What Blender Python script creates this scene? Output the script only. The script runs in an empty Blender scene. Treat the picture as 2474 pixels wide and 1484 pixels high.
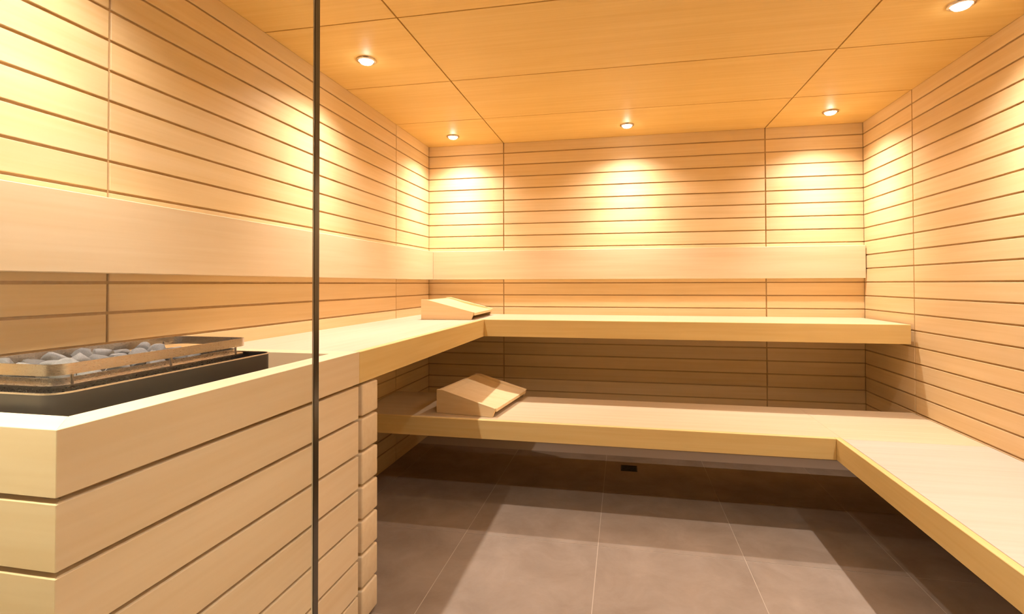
import bpy, bmesh, math, random
from mathutils import Vector, Matrix, noise as mnoise
random.seed(7)
scene = bpy.context.scene
C = scene.collection

# ------------------------------------------------------------------ camera
FW, FH = 2474.0, 1484.0
F, CX, CY = 1230.81, 1258.73, 668.63
YAW, PITCH, ROLL = 0.1976, 0.0137, -0.0020
cam_d = bpy.data.cameras.new('camera')
cam_d.sensor_fit = 'HORIZONTAL'; cam_d.sensor_width = 36.0
cam_d.lens = F / FW * 36.0
cam_d.shift_x = (FW / 2 - CX) / FW
cam_d.shift_y = (CY - FH / 2) / FW
cam_d.clip_start = 0.02
cam = bpy.data.objects.new('camera', cam_d); C.objects.link(cam)
fw = Vector((-math.sin(YAW) * math.cos(PITCH), math.cos(YAW) * math.cos(PITCH), math.sin(PITCH)))
rt = Vector((math.cos(YAW), math.sin(YAW), 0)); up = rt.cross(fw)
r2 = rt * math.cos(ROLL) + up * math.sin(ROLL); u2 = -rt * math.sin(ROLL) + up * math.cos(ROLL)
M = Matrix((r2, u2, -fw)).transposed().to_4x4()
M.translation = Vector((1.455, -3.681, 1.1536))
cam.matrix_world = M
scene.camera = cam
scene.cycles.use_light_tree = False

# ------------------------------------------------------------------ world, exposure
w = bpy.data.worlds.new('world'); scene.world = w; w.use_nodes = True
bg = w.node_tree.nodes['Background']
bg.inputs['Color'].default_value = (1.0, 0.86, 0.70, 1); bg.inputs['Strength'].default_value = 0.02
vs = scene.view_settings
scene.display_settings.display_device = 'sRGB'
vs.view_transform = 'Standard'; vs.look = 'None'; vs.gamma = 1.0; vs.use_curve_mapping = False
vs.exposure = 0.03
LAMP_W = 37.0        # wide spill of each downlight
CORE_W = 48.0        # narrow core of each downlight
GLOW_W = 0.12        # glow of its lens
LAMP_COL = (1.0, 0.912, 0.88)
LOBBY_FILL_COL = (1.0, 0.90, 0.66)
LOBBY_FILL_W = 300.0  # power of the added lobby fill lamps

# ------------------------------------------------------------------ sizes of the room
W, H = 2.992, 2.2
D1, D2, D3, D4 = -0.574, -1.187, -1.826, -2.476
X1, X2 = 0.588, 2.399
YF = -3.14                      # front end of the cabin, the glass stands just beyond
YG = -3.15
ZUT, ZUB = 0.928, 0.823         # upper bench
XU, YU = 0.597, -0.582
ZLT, ZLB = 0.451, 0.355         # lower bench
YLB, YL, XR = -0.556, -1.142, 2.395
YE = -3.048                     # near face of the heater enclosure
PITCHZ, GAP = 0.0877, 0.0080

# ------------------------------------------------------------------ materials
def nodes(m):
    m.use_nodes = True
    return m.node_tree.nodes, m.node_tree.links, m.node_tree.nodes['Principled BSDF']

def wood(name, axis, light, dark, rough=0.48, fine=1.0, var=0.10):
    m = bpy.data.materials.new(name); N, L, P = nodes(m)
    geo = N.new('ShaderNodeNewGeometry')
    info = N.new('ShaderNodeObjectInfo')
    off = N.new('ShaderNodeVectorMath'); off.operation = 'MULTIPLY_ADD'
    comb = N.new('ShaderNodeCombineXYZ')
    for k in range(3): L.new(info.outputs['Random'], comb.inputs[k])
    L.new(comb.outputs[0], off.inputs[0]); off.inputs[1].default_value = (7.3, 5.1, 9.7)
    L.new(geo.outputs['Position'], off.inputs[2])
    mp = N.new('ShaderNodeMapping'); L.new(off.outputs[0], mp.inputs['Vector'])
    s = [55.0 * fine] * 3; s[axis] = 1.6
    mp.inputs['Scale'].default_value = s
    n1 = N.new('ShaderNodeTexNoise'); n1.inputs['Scale'].default_value = 1.0; n1.inputs['Detail'].default_value = 2.0
    n1.inputs['Roughness'].default_value = 0.62
    L.new(mp.outputs[0], n1.inputs['Vector'])
    mp2 = N.new('ShaderNodeMapping'); L.new(off.outputs[0], mp2.inputs['Vector'])
    s2 = [11.0] * 3; s2[axis] = 0.9
    mp2.inputs['Scale'].default_value = s2
    n2 = N.new('ShaderNodeTexNoise'); n2.inputs['Scale'].default_value = 1.0; n2.inputs['Detail'].default_value = 2.0
    L.new(mp2.outputs[0], n2.inputs['Vector'])
    add = N.new('ShaderNodeMath'); add.operation = 'MULTIPLY_ADD'
    L.new(n1.outputs['Fac'], add.inputs[0]); add.inputs[1].default_value = 0.6
    mu = N.new('ShaderNodeMath'); mu.operation = 'MULTIPLY'; L.new(n2.outputs['Fac'], mu.inputs[0]); mu.inputs[1].default_value = 0.4
    L.new(mu.outputs[0], add.inputs[2])
    ramp = N.new('ShaderNodeValToRGB')
    ramp.color_ramp.elements[0].position = 0.34; ramp.color_ramp.elements[0].color = (*dark, 1)
    ramp.color_ramp.elements[1].position = 0.62; ramp.color_ramp.elements[1].color = (*light, 1)
    L.new(add.outputs[0], ramp.inputs[0])
    hsv = N.new('ShaderNodeHueSaturation'); L.new(ramp.outputs[0], hsv.inputs['Color'])
    vr = N.new('ShaderNodeMapRange'); L.new(info.outputs['Random'], vr.inputs[0])
    vr.inputs['To Min'].default_value = 1 - var / 2; vr.inputs['To Max'].default_value = 1 + var / 2
    L.new(vr.outputs[0], hsv.inputs['Value'])
    L.new(hsv.outputs[0], P.inputs['Base Color'])
    P.inputs['Roughness'].default_value = rough
    P.inputs['Specular IOR Level'].default_value = 0.30
    return m

WL, WD = (0.835, 0.63, 0.35), (0.775, 0.56, 0.275)
BL, BD = (0.80, 0.645, 0.415), (0.75, 0.58, 0.345)
wall_x = wood('wall_wood_along_x', 0, WL, WD)
wall_y = wood('wall_wood_along_y', 1, WL, WD)
ceil_x = wood('ceiling_wood', 0, (0.85, 0.59, 0.215), (0.79, 0.525, 0.17), var=0.06)
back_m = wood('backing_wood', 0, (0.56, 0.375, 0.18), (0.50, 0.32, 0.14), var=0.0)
ben_x = wood('bench_wood_along_x', 0, BL, BD, fine=0.8, var=0.06)
ben_y = wood('bench_wood_along_y', 1, BL, BD, fine=0.8, var=0.06)
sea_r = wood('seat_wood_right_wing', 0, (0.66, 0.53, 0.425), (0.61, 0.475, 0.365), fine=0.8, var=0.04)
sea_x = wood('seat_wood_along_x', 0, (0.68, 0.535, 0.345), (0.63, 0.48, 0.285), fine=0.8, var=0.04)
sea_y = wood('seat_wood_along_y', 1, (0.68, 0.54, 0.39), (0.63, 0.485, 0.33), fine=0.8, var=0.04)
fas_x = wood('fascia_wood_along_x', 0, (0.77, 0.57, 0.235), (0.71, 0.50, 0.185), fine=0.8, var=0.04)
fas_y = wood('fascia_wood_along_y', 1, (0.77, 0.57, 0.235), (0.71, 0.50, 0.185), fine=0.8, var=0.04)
ben_z = wood('post_wood', 0, BL, BD, fine=0.8, var=0.08)

def plain(name, col, rough=0.5, metal=0.0, spec=0.5, emit=None, es=0.0):
    m = bpy.data.materials.new(name); N, L, P = nodes(m)
    P.inputs['Base Color'].default_value = (*col, 1); P.inputs['Roughness'].default_value = rough
    P.inputs['Metallic'].default_value = metal; P.inputs['Specular IOR Level'].default_value = spec
    if emit:
        P.inputs['Emission Color'].default_value = (*emit, 1); P.inputs['Emission Strength'].default_value = es
    nz = N.new('ShaderNodeTexNoise'); nz.inputs['Scale'].default_value = 60.0
    mr = N.new('ShaderNodeMapRange'); mr.inputs['To Min'].default_value = rough * 0.85; mr.inputs['To Max'].default_value = min(1, rough * 1.15)
    L.new(nz.outputs['Fac'], mr.inputs[0]); L.new(mr.outputs[0], P.inputs['Roughness'])
    return m

steel = plain('brushed_steel', (0.62, 0.55, 0.47), 0.28, 1.0)
black_m = plain('black_coated_steel', (0.016, 0.014, 0.015), 0.38, 0.0, 0.5)
dark_m = plain('dark_drain', (0.006, 0.005, 0.004), 0.6)
chrome = plain('lamp_trim_metal', (0.62, 0.55, 0.47), 0.25, 1.0)
lens_m = plain('lamp_lens', (0.9, 0.88, 0.84), 0.3, 0, 0.5, (1.0, 0.90, 0.76), 22.0)
lens_m.cycles.emission_sampling = 'NONE'   # the beams light the room
plaster = plain('lobby_plaster', (0.50, 0.42, 0.32), 0.8)
grout_m = plain('tile_grout', (0.50, 0.41, 0.31), 0.9)

def tile_mat():
    m = bpy.data.materials.new('floor_tile'); N, L, P = nodes(m)
    geo = N.new('ShaderNodeNewGeometry'); info = N.new('ShaderNodeObjectInfo')
    n1 = N.new('ShaderNodeTexNoise'); n1.inputs['Scale'].default_value = 5.0; n1.inputs['Detail'].default_value = 8.0
    n1.inputs['Roughness'].default_value = 0.65; n1.inputs['Distortion'].default_value = 0.4
    L.new(geo.outputs['Position'], n1.inputs['Vector'])
    r = N.new('ShaderNodeValToRGB')
    r.color_ramp.elements[0].position = 0.30; r.color_ramp.elements[0].color = (0.25, 0.188, 0.132, 1)
    r.color_ramp.elements[1].position = 0.70; r.color_ramp.elements[1].color = (0.345, 0.27, 0.20, 1)
    L.new(n1.outputs['Fac'], r.inputs[0])
    hsv = N.new('ShaderNodeHueSaturation'); L.new(r.outputs[0], hsv.inputs['Color'])
    vr = N.new('ShaderNodeMapRange'); L.new(info.outputs['Random'], vr.inputs[0])
    vr.inputs['To Min'].default_value = 0.97; vr.inputs['To Max'].default_value = 1.03
    L.new(vr.outputs[0], hsv.inputs['Value']); L.new(hsv.outputs[0], P.inputs['Base Color'])
    P.inputs['Roughness'].default_value = 0.62; P.inputs['Specular IOR Level'].default_value = 0.25
    return m
tile_m = tile_mat()

def stone_mat():
    m = bpy.data.materials.new('sauna_stone'); N, L, P = nodes(m)
    tc = N.new('ShaderNodeTexCoord'); info = N.new('ShaderNodeObjectInfo')
    n1 = N.new('ShaderNodeTexNoise'); n1.inputs['Scale'].default_value = 40.0; n1.inputs['Detail'].default_value = 6.0
    L.new(tc.outputs['Object'], n1.inputs['Vector'])
    r = N.new('ShaderNodeValToRGB')
    r.color_ramp.elements[0].position = 0.3; r.color_ramp.elements[0].color = (0.085, 0.082, 0.08, 1)
    r.color_ramp.elements[1].position = 0.65; r.color_ramp.elements[1].color = (0.33, 0.315, 0.295, 1)
    L.new(n1.outputs['Fac'], r.inputs[0])
    hsv = N.new('ShaderNodeHueSaturation'); L.new(r.outputs[0], hsv.inputs['Color'])
    vr = N.new('ShaderNodeMapRange'); L.new(info.outputs['Random'], vr.inputs[0])
    vr.inputs['To Min'].default_value = 0.6; vr.inputs['To Max'].default_value = 1.35
    L.new(vr.outputs[0], hsv.inputs['Value']); L.new(hsv.outputs[0], P.inputs['Base Color'])
    P.inputs['Roughness'].default_value = 0.85
    bp = N.new('ShaderNodeBump'); bp.inputs['Strength'].default_value = 0.4; bp.inputs['Distance'].default_value = 0.004
    L.new(n1.outputs['Fac'], bp.inputs['Height']); L.new(bp.outputs[0], P.inputs['Normal'])
    return m
stone_m = stone_mat()

def glass_mat():
    m = bpy.data.materials.new('clear_glass'); m.use_nodes = True
    N, L = m.node_tree.nodes, m.node_tree.links
    N.remove(N['Principled BSDF'])
    tr = N.new('ShaderNodeBsdfTransparent'); tr.inputs['Color'].default_value = (0.985, 0.99, 0.98, 1)
    gl = N.new('ShaderNodeBsdfGlossy'); gl.inputs['Roughness'].default_value = 0.0
    lw = N.new('ShaderNodeLayerWeight'); lw.inputs['Blend'].default_value = 0.5
    pw = N.new('ShaderNodeMath'); pw.operation = 'POWER'; pw.inputs[1].default_value = 5.0
    L.new(lw.outputs['Facing'], pw.inputs[0])
    ma = N.new('ShaderNodeMath'); ma.operation = 'MULTIPLY_ADD'; ma.inputs[1].default_value = 0.96; ma.inputs[2].default_value = 0.035
    L.new(pw.outputs[0], ma.inputs[0])
    mx = N.new('ShaderNodeMixShader')
    L.new(ma.outputs[0], mx.inputs[0]); L.new(tr.outputs[0], mx.inputs[1]); L.new(gl.outputs[0], mx.inputs[2])
    L.new(mx.outputs[0], N['Material Output'].inputs['Surface'])
    return m
glass_m = glass_mat()
glass_edge_m = plain('polished_glass_edge', (0.045, 0.033, 0.018), 0.15, 0.0, 0.6)

# ------------------------------------------------------------------ mesh helpers
def box_mesh(name, lo, hi, mat, bevel=0.0, seg=2):
    bm = bmesh.new(); add_box(bm, lo, hi)
    if bevel: bmesh.ops.bevel(bm, geom=bm.edges[:], offset=bevel, segments=seg, profile=0.5, affect='EDGES')
    return fin(name, bm, mat, bevel > 0 and seg > 1)

def add_box(bm, lo, hi):
    v = [bm.verts.new((x, y, z)) for x in (lo[0], hi[0]) for y in (lo[1], hi[1]) for z in (lo[2], hi[2])]
    for f in ((0, 1, 3, 2), (4, 6, 7, 5), (0, 4, 5, 1), (2, 3, 7, 6), (0, 2, 6, 4), (1, 5, 7, 3)):
        bm.faces.new([v[i] for i in f])

def fin(name, bm, mat, smooth=False):
    bmesh.ops.recalc_face_normals(bm, faces=bm.faces[:])
    me = bpy.data.meshes.new(name); bm.to_mesh(me); bm.free()
    me.materials.append(mat)
    if smooth:
        for p in me.polygons: p.use_smooth = True
        try: me.set_sharp_from_angle(angle=math.radians(40))
        except Exception: pass
    return me

def link(name, data, parent=None, loc=(0, 0, 0), rotz=0.0):
    o = bpy.data.objects.new(name, data); C.objects.link(o)
    o.location = loc; o.rotation_euler = (0, 0, rotz)
    if parent: o.parent = parent
    return o

def tag(o, label=None, cat=None, group=None, kind=None):
    if label: o['label'] = label
    if cat: o['category'] = cat
    if group: o['group'] = group
    if kind: o['kind'] = kind
    return o

def empty(name, loc, label, cat, group=None, rotz=0.0):
    o = link(name, None, None, loc, rotz); o.empty_display_size = 0.1
    return tag(o, label, cat, group)

def part(name, parent, lo, hi, mat, bevel=0.0, seg=1):
    """a box given in world coordinates, parented to a thing (which may sit anywhere, unrotated)"""
    c = Vector([(a + b) / 2 for a, b in zip(lo, hi)])
    me = box_mesh(name, [a - k for a, k in zip(lo, c)], [a - k for a, k in zip(hi, c)], mat, bevel, seg)
    base = parent.location if parent else Vector((0, 0, 0))
    return link(name, me, parent, c - base)

def prism(bm, pts, axis, a, b):
    """extrude a 2-D outline along an axis (0=x,1=y,2=z) between a and b"""
    def mk(p, t):
        c = list(p); c.insert(axis, t); return bm.verts.new(c)
    A = [mk(p, a) for p in pts]; B = [mk(p, b) for p in pts]
    n = len(pts)
    bm.faces.new(A); bm.faces.new(B[::-1])
    for i in range(n): bm.faces.new((A[i], B[i], B[(i + 1) % n], A[(i + 1) % n]))

def rrect(x0, x1, y0, y1, r, n=6):
    out = []
    for cx, cy, a0 in ((x1 - r, y1 - r, 0), (x0 + r, y1 - r, 90), (x0 + r, y0 + r, 180), (x1 - r, y0 + r, 270)):
        for k in range(n + 1):
            a = math.radians(a0 + 90 * k / n); out.append((cx + r * math.cos(a), cy + r * math.sin(a)))
    return out

def band_mesh(name, outer, inner, z0, z1, mat):
    """closed wall between two outlines with the same number of points"""
    bm = bmesh.new(); n = len(outer)
    R = [[bm.verts.new((p[0], p[1], z)) for p in o] for o, z in ((outer, z0), (outer, z1), (inner, z1), (inner, z0))]
    for i in range(n):
        j = (i + 1) % n
        for k in range(4):
            a, b = R[k], R[(k + 1) % 4]
            bm.faces.new((a[i], a[j], b[j], b[i]))
    return fin(name, bm, mat, True)

# ------------------------------------------------------------------ the room: walls of planks
grooves = []
z = 2.036 + PITCHZ
while z > 0.02:
    grooves.append(z); z -= PITCHZ
rows = []
top = H
for g in grooves:
    rows.append((g + GAP / 2, top)); top = g - GAP / 2
rows.append((0.0, top))
TH = 0.0065; VG = 0.007

def plank_wall(name, axis, face, spans, sign, mat, label, backing):
    """axis: the axis the planks run along; face: the plane of their faces; sign: where the wall body lies"""
    lo, hi = backing
    wall = tag(link(name, box_mesh(name, lo, hi, back_m)), label, None, None, 'structure')
    cache = {}
    for (a, b) in spans:
        for (z0, z1) in rows:
            key = (a, b, round(z1 - z0, 4))
            if key not in cache:
                L2, h2 = (b - a) / 2, (z1 - z0) / 2
                if axis == 0: cache[key] = box_mesh('plank', (-L2, -TH / 2, -h2), (L2, TH / 2, h2), mat, 0.0012, 1)
                else: cache[key] = box_mesh('plank', (-TH / 2, -L2, -h2), (TH / 2, L2, h2), mat, 0.0012, 1)
            m = (a + b) / 2; f = face + sign * TH / 2; zc = (z0 + z1) / 2
            link('plank', cache[key], wall, (m, f, zc) if axis == 0 else (f, m, zc))
    return wall

g2 = VG / 2
plank_wall('wall_back', 0, 0.0, [(0.0, X1 - g2), (X1 + g2, X2 - g2), (X2 + g2, W)], 1, wall_x,
           'rear sauna wall of horizontal pale wood planks', ((-0.06, TH, 0), (W + 0.06, 0.08, H)))
plank_wall('wall_left', 1, 0.0, [(D1 + g2, -0.003), (D4 + g2, D1 - g2), (YF, D4 - g2)], -1, wall_y,
           'left sauna wall of horizontal pale wood planks', ((-0.08, YF, 0), (-TH, 0.06, H)))
plank_wall('wall_right', 1, W, [(D1 + g2, -0.003), (D4 + g2, D1 - g2), (YF, D4 - g2)], 1, wall_y,
           'right sauna wall of horizontal pale wood planks', ((W + TH, YF, 0), (W + 0.08, 0.06, H)))

# ceiling of wide panels, the joints in line with the wall joints
cl = tag(link('ceiling', box_mesh('ceiling', (-0.06, YF, H + 0.016), (W + 0.06, 0.06, H + 0.08), back_m)),
         'wooden sauna ceiling of large panels with downlights', None, None, 'structure')
CG = 0.007
xs = [(0.0, X1 - CG / 2), (X1 + CG / 2, X2 - CG / 2), (X2 + CG / 2, W)]
yb = [0.0, D1, D2, D3, D4, YF]
LAMPS = [(0.277, -0.245), (1.486, -0.262), (2.70, -0.278), (0.284, -1.503), (2.704, -1.497),
         (0.284, -2.745), (1.486, -2.745), (2.704, -2.745)]
LR = 0.037
for (a, b) in xs:
    for k in range(5):
        y1, y0 = yb[k] - (CG / 2 if k else 0), yb[k + 1] + (CG / 2 if k < 4 else 0)
        part('panel', cl, (a, y0, H), (b, y1, H + 0.016), ceil_x)

# floor of square tiles
fl = tag(link('floor', box_mesh('floor', (-0.06, -5.3, -0.08), (W + 0.06, 0.06, -0.0008), grout_m)),
         'brown grey tiled floor with thin pale joints', None, None, 'structure')
T = 0.607; JT = 0.003
txs = [0.735 - 2 * T + T * k for k in range(6)]
tys = [-1.408 + 2 * T + T * -k for k in range(9)]
def clampi(a, b, lo, hi): return max(a, lo), min(b, hi)
for i in range(len(txs)):
    x0, x1 = clampi(txs[i] + JT / 2, txs[i] + T - JT / 2, 0.0, W)
    if x1 - x0 < 0.02: continue
    for j in range(len(tys)):
        y0, y1 = clampi(tys[j] - T + JT / 2, tys[j] - JT / 2, -5.28, 0.0)
        if y1 - y0 < 0.02: continue
        part('tile', fl, (x0, y0, -0.0007), (x1, y1, 0.0), tile_m)

# the lobby the camera stands in, in front of the glass
LH = 2.4
tag(link('wall_lobby_left', box_mesh('wall_lobby_left', (-0.08, -5.3, 0), (0.0, YF - 0.02, LH), plaster)), 'plain lobby wall beside the glass front', None, None, 'structure')
tag(link('wall_lobby_right', box_mesh('wall_lobby_right', (W, -5.3, 0), (W + 0.08, YF - 0.02, LH), plaster)), 'plain lobby wall opposite', None, None, 'structure')
tag(link('wall_front', box_mesh('wall_front', (-0.08, -5.38, 0), (W + 0.08, -5.3, LH), plaster)), 'plain lobby wall facing the glass front', None, None, 'structure')
bm = bmesh.new(); add_box(bm, (-0.08, -5.3, LH), (W + 0.08, YF - 0.02, LH + 0.08)); add_box(bm, (-0.08, YF - 0.025, H + 0.001), (W + 0.08, YF, LH + 0.08))
tag(link('ceiling_lobby', fin('ceiling_lobby', bm, plaster)), 'plain lobby ceiling', None, None, 'structure')

# ------------------------------------------------------------------ downlights
def lathe(name, prof, mat, n=32):
    bm = bmesh.new(); R = []
    for r, zz in prof:
        R.append([bm.verts.new((r * math.cos(2 * math.pi * k / n), r * math.sin(2 * math.pi * k / n), zz)) for k in range(n)] if r > 1e-6 else [bm.verts.new((0, 0, zz))])
    for a, b in zip(R, R[1:]):
        for k in range(n):
            j = (k + 1) % n
            if len(b) == 1: bm.faces.new((a[k], a[j], b[0]))
            elif len(a) == 1: bm.faces.new((a[0], b[j], b[k]))
            else: bm.faces.new((a[k], a[j], b[j], b[k]))
    return fin(name, bm, mat, True)
trim_me = lathe('trim_ring', [(0.033, -0.001), (0.033, -0.006), (0.037, -0.009), (0.044, -0.006), (0.046, 0.0)], chrome)
lens_me = lathe('lens', [(0.033, -0.001), (0.031, -0.009), (0.025, -0.016), (0.014, -0.020), (0.0, -0.022)], lens_m)
spot_d = bpy.data.lights.new('downlight_beam', 'SPOT')
spot_d.energy = LAMP_W; spot_d.color = LAMP_COL; spot_d.spot_size = math.radians(138); spot_d.spot_blend = 1.0
spot_d.shadow_soft_size = 0.016
core_d = bpy.data.lights.new('downlight_core', 'SPOT')
core_d.energy = CORE_W; core_d.color = LAMP_COL; core_d.spot_size = math.radians(82); core_d.spot_blend = 1.0
core_d.shadow_soft_size = 0.016
glow_d = bpy.data.lights.new('downlight_glow', 'POINT')
glow_d.energy = GLOW_W; glow_d.color = LAMP_COL; glow_d.shadow_soft_size = 0.008
lamp_labels = [
    'small round ceiling downlight in the rear left corner of the sauna',
    'small round ceiling downlight midway along the rear wall',
    'small round ceiling downlight in the rear right corner of the sauna',
    'glaring round ceiling downlight over the left bench beside the glass edge',
    'bright round ceiling downlight at the top right of the picture',
    'round ceiling downlight directly above the sauna heater',
    'round ceiling downlight behind the glass front at mid width',
    'round ceiling downlight over the near end of the right bench']
for (x, y), lab in zip(LAMPS, lamp_labels):
    e = empty('downlight', (x, y, H), lab, 'downlight', 'ceiling downlights')
    link('trim_ring', trim_me, e); link('lens', lens_me, e)
    link('beam', spot_d, e, (0, 0, -0.034)); link('beam_core', core_d, e, (0, 0, -0.034)); link('lens_glow', glow_d, e, (0, 0, -0.030))
lob_fill_d = bpy.data.lights.new('lobby_fill_beam', 'SPOT')  # added unseen fill lamps, placed to brighten the heater surround's near face
lob_fill_d.energy = LOBBY_FILL_W; lob_fill_d.color = LOBBY_FILL_COL; lob_fill_d.spot_size = math.radians(66); lob_fill_d.spot_blend = 0.6; lob_fill_d.shadow_soft_size = 0.05
for x, lab in ((0.42, 'added unseen fill lamp on the lobby ceiling, left before the glass front'), (2.57, 'added unseen fill lamp on the lobby ceiling, right before the glass front')):
    e = empty('added_lobby_fill', (x, -3.56, LH), lab, 'downlight', 'added lobby fill lamps')
    link('trim_ring', trim_me, e); link('lens', lens_me, e); link('beam', lob_fill_d, e, (0, 0, -0.07))

# ------------------------------------------------------------------ backrest boards
bt = 0.048; bk = 0.038; ZB0, ZB1 = 1.1845, 1.3967
o = part('backrest', None, (0.0005, YF + 0.01, ZB0), (bt, -0.0005, ZB1), ben_y, 0.002, 1)
tag(o, 'wide pale backrest board along the left wall above the heater', 'backrest', 'backrest boards')
o = part('backrest', None, (bt + 0.0008, -bk, ZB0), (W - 0.006, -0.0005, ZB1), ben_x, 0.002, 1)
tag(o, 'wide pale backrest board along the rear wall', 'backrest', 'backrest boards')

# ------------------------------------------------------------------ benches
FT = 0.026
YJ = -2.126
ub = empty('upper_bench', (0.3, -0.3, ZUB), 'thick upper corner bench running along left and rear walls', 'bench')
part('seat_panel', ub, (0.0005, YJ, ZUT - 0.04), (XU - FT, -0.0005, ZUT), sea_y, 0.001)
part('seat_panel', ub, (XU - FT + 0.0004, YU + FT, ZUT - 0.04), (W - 0.02, -0.0005, ZUT), sea_x, 0.001)
part('front_fascia', ub, (XU - FT, YJ + 0.001, ZUB), (XU, YU, ZUT), fas_y, 0.0015)
part('front_fascia', ub, (XU - FT, YU + 0.0006, ZUB), (W - 0.02, YU + FT - 0.0004, ZUT), fas_x, 0.0015)
part('end_cap', ub, (W - 0.045, YU + FT, ZUB), (W - 0.0201, -0.0005, ZUT - 0.0405), ben_y)
part('underside', ub, (0.0005, YJ, ZUB + 0.004), (XU - FT - 0.0005, -0.0005, ZUB + 0.016), ben_y)
part('underside', ub, (XU - FT, YU + FT + 0.0005, ZUB + 0.004), (W - 0.0455, -0.0005, ZUB + 0.016), ben_x)

lb = empty('lower_bench', (2.6, -0.9, ZLB), 'thick lower corner bench running below the upper bench and along right wall', 'bench')
part('seat_panel', lb, (0.0005, YL + FT, ZLT - 0.04), (XR + FT, YLB, ZLT), sea_x, 0.001)
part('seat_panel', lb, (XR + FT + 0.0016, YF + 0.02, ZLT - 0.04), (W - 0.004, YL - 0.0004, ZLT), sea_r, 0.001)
part('seat_panel', lb, (XR + FT + 0.0004, YL + 0.0004, ZLT - 0.04), (W - 0.004, YLB, ZLT), sea_x, 0.001)
part('front_fascia', lb, (0.0005, YL, ZLB), (XR - 0.0005, YL + FT - 0.0004, ZLT), fas_x, 0.0015)
part('front_fascia', lb, (XR, YF + 0.02, ZLB), (XR + FT, YL + FT - 0.001, ZLT), fas_y, 0.0015)
part('back_rail', lb, (0.0005, YLB - 0.025, ZLB), (W - 0.004, YLB - 0.0005, ZLT - 0.0405), ben_x)
part('underside', lb, (0.0005, YL + FT + 0.0005, ZLB + 0.004), (W - 0.004, YLB - 0.026, ZLB + 0.016), ben_x)
part('underside', lb, (XR + FT + 0.0005, YF + 0.02, ZLB + 0.004), (W - 0.004, YL + FT - 0.0005, ZLB + 0.016), ben_y)

# ------------------------------------------------------------------ heater enclosure and bench post
RG = 0.010; BP = 0.1148
slat_g = [ZUB - 0.004 - BP * k for k in range(0, 8)]
srows = []
for k in range(8):
    t0 = slat_g[k] - RG / 2 if k else ZUB - 0.0045 - RG / 2
    b0 = slat_g[k + 1] + RG / 2 if k < 7 else 0.0
    if t0 - b0 > 0.012: srows.append((b0, t0))
he = empty('heater_enclosure', (0.3, -2.58, 0.0), 'slatted pale wood heater surround behind the glass, wide solid rim on top', 'heater surround')
# rim: four boards around the opening
def ring_boards(name, x0, x1, y0, y1, t, z0, z1, sides):
    """boards around a rectangle with mitred corners; t = their widths (near, right, far, left)"""
    tn, tr, tf, tl = t
    O = [(x0, y0), (x1, y0), (x1, y1), (x0, y1)]; I = [(x0 + tl, y0 + tn), (x1 - tr, y0 + tn), (x1 - tr, y1 - tf), (x0 + tl, y1 - tf)]
    for k, mt in sides:
        j = (k + 1) % 4
        bm = bmesh.new(); prism(bm, [O[k], O[j], I[j], I[k]], 2, z0, z1)
        bmesh.ops.bevel(bm, geom=bm.edges[:], offset=0.0008, segments=1, affect='EDGES')
        link(name, fin(name, bm, mt), he, -he.location)
ring_boards('rim_board', 0.0005, XU, YE, YJ - 0.001, (0.070, 0.070, 0.064, 0.030), ZUB + 0.0005, ZUT + 0.001, ((0, ben_x), (1, ben_y), (2, ben_x), (3, ben_y)))
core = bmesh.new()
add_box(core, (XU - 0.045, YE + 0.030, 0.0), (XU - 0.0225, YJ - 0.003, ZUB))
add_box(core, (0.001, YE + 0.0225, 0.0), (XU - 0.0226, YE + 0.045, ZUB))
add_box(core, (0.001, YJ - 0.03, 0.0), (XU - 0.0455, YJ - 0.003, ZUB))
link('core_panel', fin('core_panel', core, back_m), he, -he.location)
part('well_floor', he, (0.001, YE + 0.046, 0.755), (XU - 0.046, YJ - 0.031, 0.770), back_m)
for (b0, t0) in srows:
    ring_boards('slat', 0.0005, XU, YE, YJ - 0.006, (0.022, 0.022, 0.0, 0.0), b0, t0, ((0, ben_x), (1, ben_y)))

po = empty('bench_post', (XU - 0.06, -2.05, 0.0), 'narrow post of stacked rounded wood blocks under upper bench beside heater surround', 'post')
part('post_core', po, (XU - 0.118, -2.118, 0.0), (XU - 0.050, -2.004, ZUB - 0.0015), back_m)
pcache = {}
for (b0, t0) in srows:
    hgt = round(t0 - b0, 4)
    if hgt not in pcache:
        pcache[hgt] = box_mesh('block', (-0.06, -0.0545, -hgt / 2), (0.06, 0.0545, hgt / 2), ben_z, min(0.006, hgt / 2.5), 3)
    link('block', pcache[hgt], po, Vector((XU - 0.0601, -2.0505, (b0 + t0) / 2)) - po.location)

# ------------------------------------------------------------------ sauna heater
sh = empty('sauna_heater', (0.26, -2.66, 0.770), 'black steel sauna heater with polished guard ring set into the wooden surround', 'heater')
hb = sh.location
hx0, hx1, hy0, hy1, hz = 0.055, 0.460, -2.952, -2.368, 0.9575
def loc(pts): return [(x - hb.x, y - hb.y) for x, y in pts]
outer = loc(rrect(hx0, hx1, hy0, hy1, 0.035)); inner = loc(rrect(hx0 + 0.003, hx1 - 0.003, hy0 + 0.003, hy1 - 0.003, 0.032))
hs = link('housing', band_mesh('housing', outer, inner, 0.0, hz - 0.003 - hb.z, black_m), sh)
link('housing_edge', band_mesh('housing_edge', outer, inner, hz - 0.003 - hb.z, hz - hb.z, steel), hs)['label'] = 'thin bright steel edge'
bm = bmesh.new(); prism(bm, inner, 2, 0.085, 0.09); link('housing_floor', fin('housing_floor', bm, black_m), hs)
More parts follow.
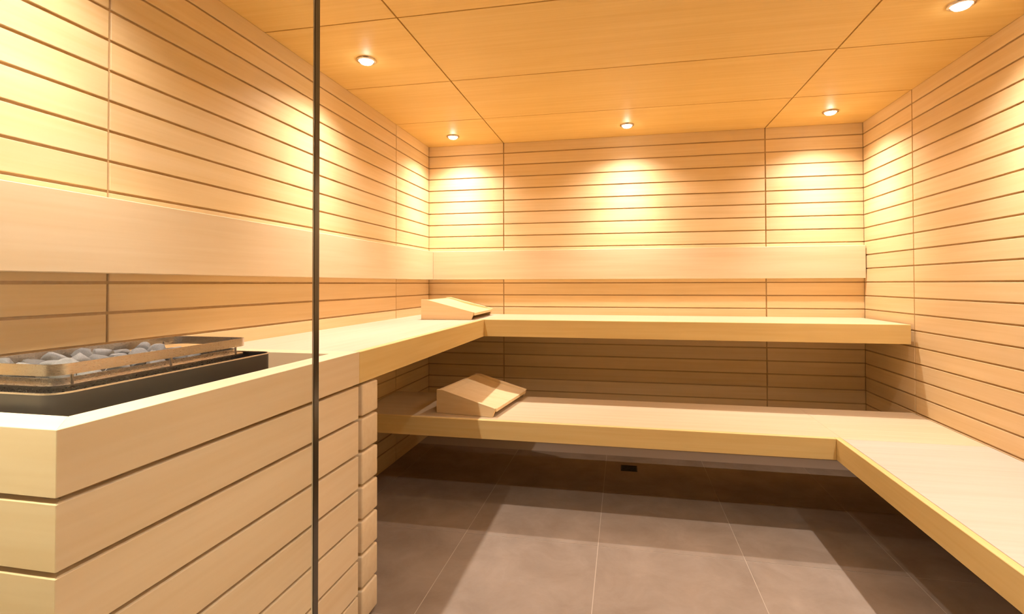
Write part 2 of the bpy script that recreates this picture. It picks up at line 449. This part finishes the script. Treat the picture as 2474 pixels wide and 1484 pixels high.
# inner stone basket
gx0, gx1, gy0, gy1 = 0.135, 0.385, -2.895, -2.375
ro = loc(rrect(gx0, gx1, gy0, gy1, 0.035)); ri = loc(rrect(gx0 + 0.004, gx1 - 0.004, gy0 + 0.004, gy1 - 0.004, 0.031))
gr = link('guard_ring', band_mesh('guard_ring', ro, ri, 0.976 - hb.z, 0.998 - hb.z, steel), sh); gr['label'] = 'polished steel guard ring with rounded corners'
bo = loc(rrect(gx0 + 0.018, gx1 - 0.018, gy0 + 0.018, gy1 - 0.018, 0.026)); bi = loc(rrect(gx0 + 0.021, gx1 - 0.021, gy0 + 0.021, gy1 - 0.021, 0.023))
bk_ = link('basket', band_mesh('basket', bo, bi, 0.862 - hb.z, 0.968 - hb.z, steel), sh)
fo = loc(rrect(gx0 + 0.002, gx1 - 0.002, gy0 + 0.002, gy1 - 0.002, 0.034))
link('basket_flange', band_mesh('basket_flange', fo, bo, 0.952 - hb.z, 0.956 - hb.z, steel), bk_)
bm = bmesh.new(); prism(bm, bi, 2, 0.922 - hb.z, 0.926 - hb.z); link('basket_floor', fin('basket_floor', bm, black_m), bk_)
rod_me = lathe('rod', [(0.0, 0.0), (0.003, 0.0), (0.003, 0.030), (0.0, 0.030)], steel, 10)
for px, py in ((gx1 - 0.0005, gy0 + 0.034), (gx1 - 0.0005, gy1 - 0.05), (gx0 + 0.0005, gy0 + 0.034), (gx0 + 0.0005, gy1 - 0.05), (gx1 - 0.0005, (gy0 + gy1) / 2), (gx0 + 0.0005, (gy0 + gy1) / 2)):
    link('support_rod', rod_me, gr, (px - hb.x - 0.004 if px > 0.26 else px - hb.x + 0.004, py - hb.y, 0.9565 - hb.z))

def stone_mesh(i):
    bm = bmesh.new(); bmesh.ops.create_icosphere(bm, subdivisions=3, radius=1.0)
    off = Vector((i * 7.1, i * 3.3, i * 5.7))
    planes = [(Vector((random.gauss(0, 1), random.gauss(0, 1), random.gauss(0, 1))).normalized(), random.uniform(0.55, 0.85)) for _ in range(8)]
    for v in bm.verts:
        p = v.co.copy()
        for nrm, d in planes:
            e = p.dot(nrm) - d
            if e > 0: p -= nrm * e * 0.9
        p *= 1 + 0.10 * mnoise.noise(v.co * 2.2 + off)
        v.co = p
    me = fin('sauna_stone', bm, stone_m, True)
    return me
stones = [stone_mesh(i) for i in range(6)]
k = 0
random.seed(21)
for iy in range(7):
    for ix in range(4):
        y = gy0 + 0.050 + iy * 0.052 + random.uniform(-0.005, 0.005)
        x = gx0 + 0.046 + ix * 0.0525 + random.uniform(-0.004, 0.004)
        o = link('sauna_stone', stones[k % 6], None)
        s = random.uniform(0.0225, 0.0265)
        o.scale = (s * random.uniform(0.95, 1.1), s * random.uniform(0.95, 1.15), s * random.uniform(0.8, 1.0))
        o.rotation_euler = (random.uniform(-.5, .5), random.uniform(-.5, .5), random.uniform(0, 6.28))
        o.location = (x, y, 0.959 + random.uniform(0.0, 0.008) + (0.006 if (iy + ix) % 3 == 0 else 0) + 0.010 * (3 - ix) / 3)
        tag(o, 'rough pale grey stone heaped inside the heater guard ring', 'stone', 'sauna stones in the heater')
        k += 1

# ------------------------------------------------------------------ wedge headrests
def headrest(loc_, rotz, label):
    """local x runs from the high end (0) to the low end, local y into the depth"""
    e = empty('headrest', loc_, label, 'headrest', 'wooden wedge headrests', rotz)
    L_, D_, hh, hl, t = 0.345, 0.53, 0.126, 0.047, 0.018
    side = [(0.0, 0.0), (L_ - 0.018, 0.0), (L_, hl), (0.035, hh), (0.0, hh)]
    for y in (0.0, D_ - t):
        bm = bmesh.new(); prism(bm, side, 1, y, y + t)
        bmesh.ops.bevel(bm, geom=bm.edges[:], offset=0.0015, segments=1, affect='EDGES')
        link('side_panel', fin('side_panel', bm, wall_x), e)
    # sagging top board between the side panels
    n = 8; topc, botc = [], []
    for i in range(n + 1):
        u = i / n; x = 0.014 + u * (L_ - 0.016)
        zt = (hh - 0.004) + (hl - hh) * max(0.0, (x - 0.030)) / (L_ - 0.030) - 0.010 * math.sin(math.pi * u) - 0.002
        topc.append((x, zt)); botc.append((x, zt - 0.016))
    bm = bmesh.new(); prism(bm, topc + botc[::-1], 1, t + 0.0005, D_ - t - 0.0005)
    link('top_board', fin('top_board', bm, wall_x), e)
    bm = bmesh.new(); add_box(bm, (0.0, t + 0.0005, 0.0), (0.0135, D_ - t - 0.0005, hh - 0.004)); link('end_board', fin('end_board', bm, wall_y), e)
    return e
headrest((0.200, -0.640, ZUT + 0.0005), 0.03, 'pale wedge headrest on the upper bench corner')
headrest((0.455, -1.040, ZLT + 0.0005), -0.13, 'half shaded wedge headrest on the lower bench')

# ------------------------------------------------------------------ floor drain
dr = empty('floor_drain', (1.486, -0.420, 0.0), 'small black square drain in the floor under the lower bench', 'drain')
d = 0.05
part('frame', dr, (1.486 - d, -0.420 - d, 0.0002), (1.486 + d, -0.420 + d, 0.0022), dark_m)
for k in range(6):
    y = -0.420 - 0.038 + k * 0.0152
    part('bar', dr, (1.486 - 0.042, y - 0.0035, 0.0024), (1.486 + 0.042, y + 0.0035, 0.0046), dark_m)

# ------------------------------------------------------------------ glass pane with polished edge
gx = 1.111; gt = 0.009
gp = empty('glass_panel', (gx / 2, YG, 0.0), 'clear fixed glass panel with dark polished edge before the heater', 'glass panel')
part('pane', gp, (0.002, YG - gt, 0.002), (gx - 0.0012, YG, H - 0.002), glass_m)
part('polished_edge', gp, (gx - 0.0011, YG - gt, 0.002), (gx, YG, H - 0.002), glass_edge_m)
part('painted_edge_glint', gp, (gx - 0.0024, YG - gt - 0.0004, 0.002), (gx - 0.0012, YG - gt - 0.0001, H - 0.002), plain('painted_chamfer_glint', (0.70, 0.62, 0.48), 0.3))  # highlight along the glass edge, painted as a pale strip
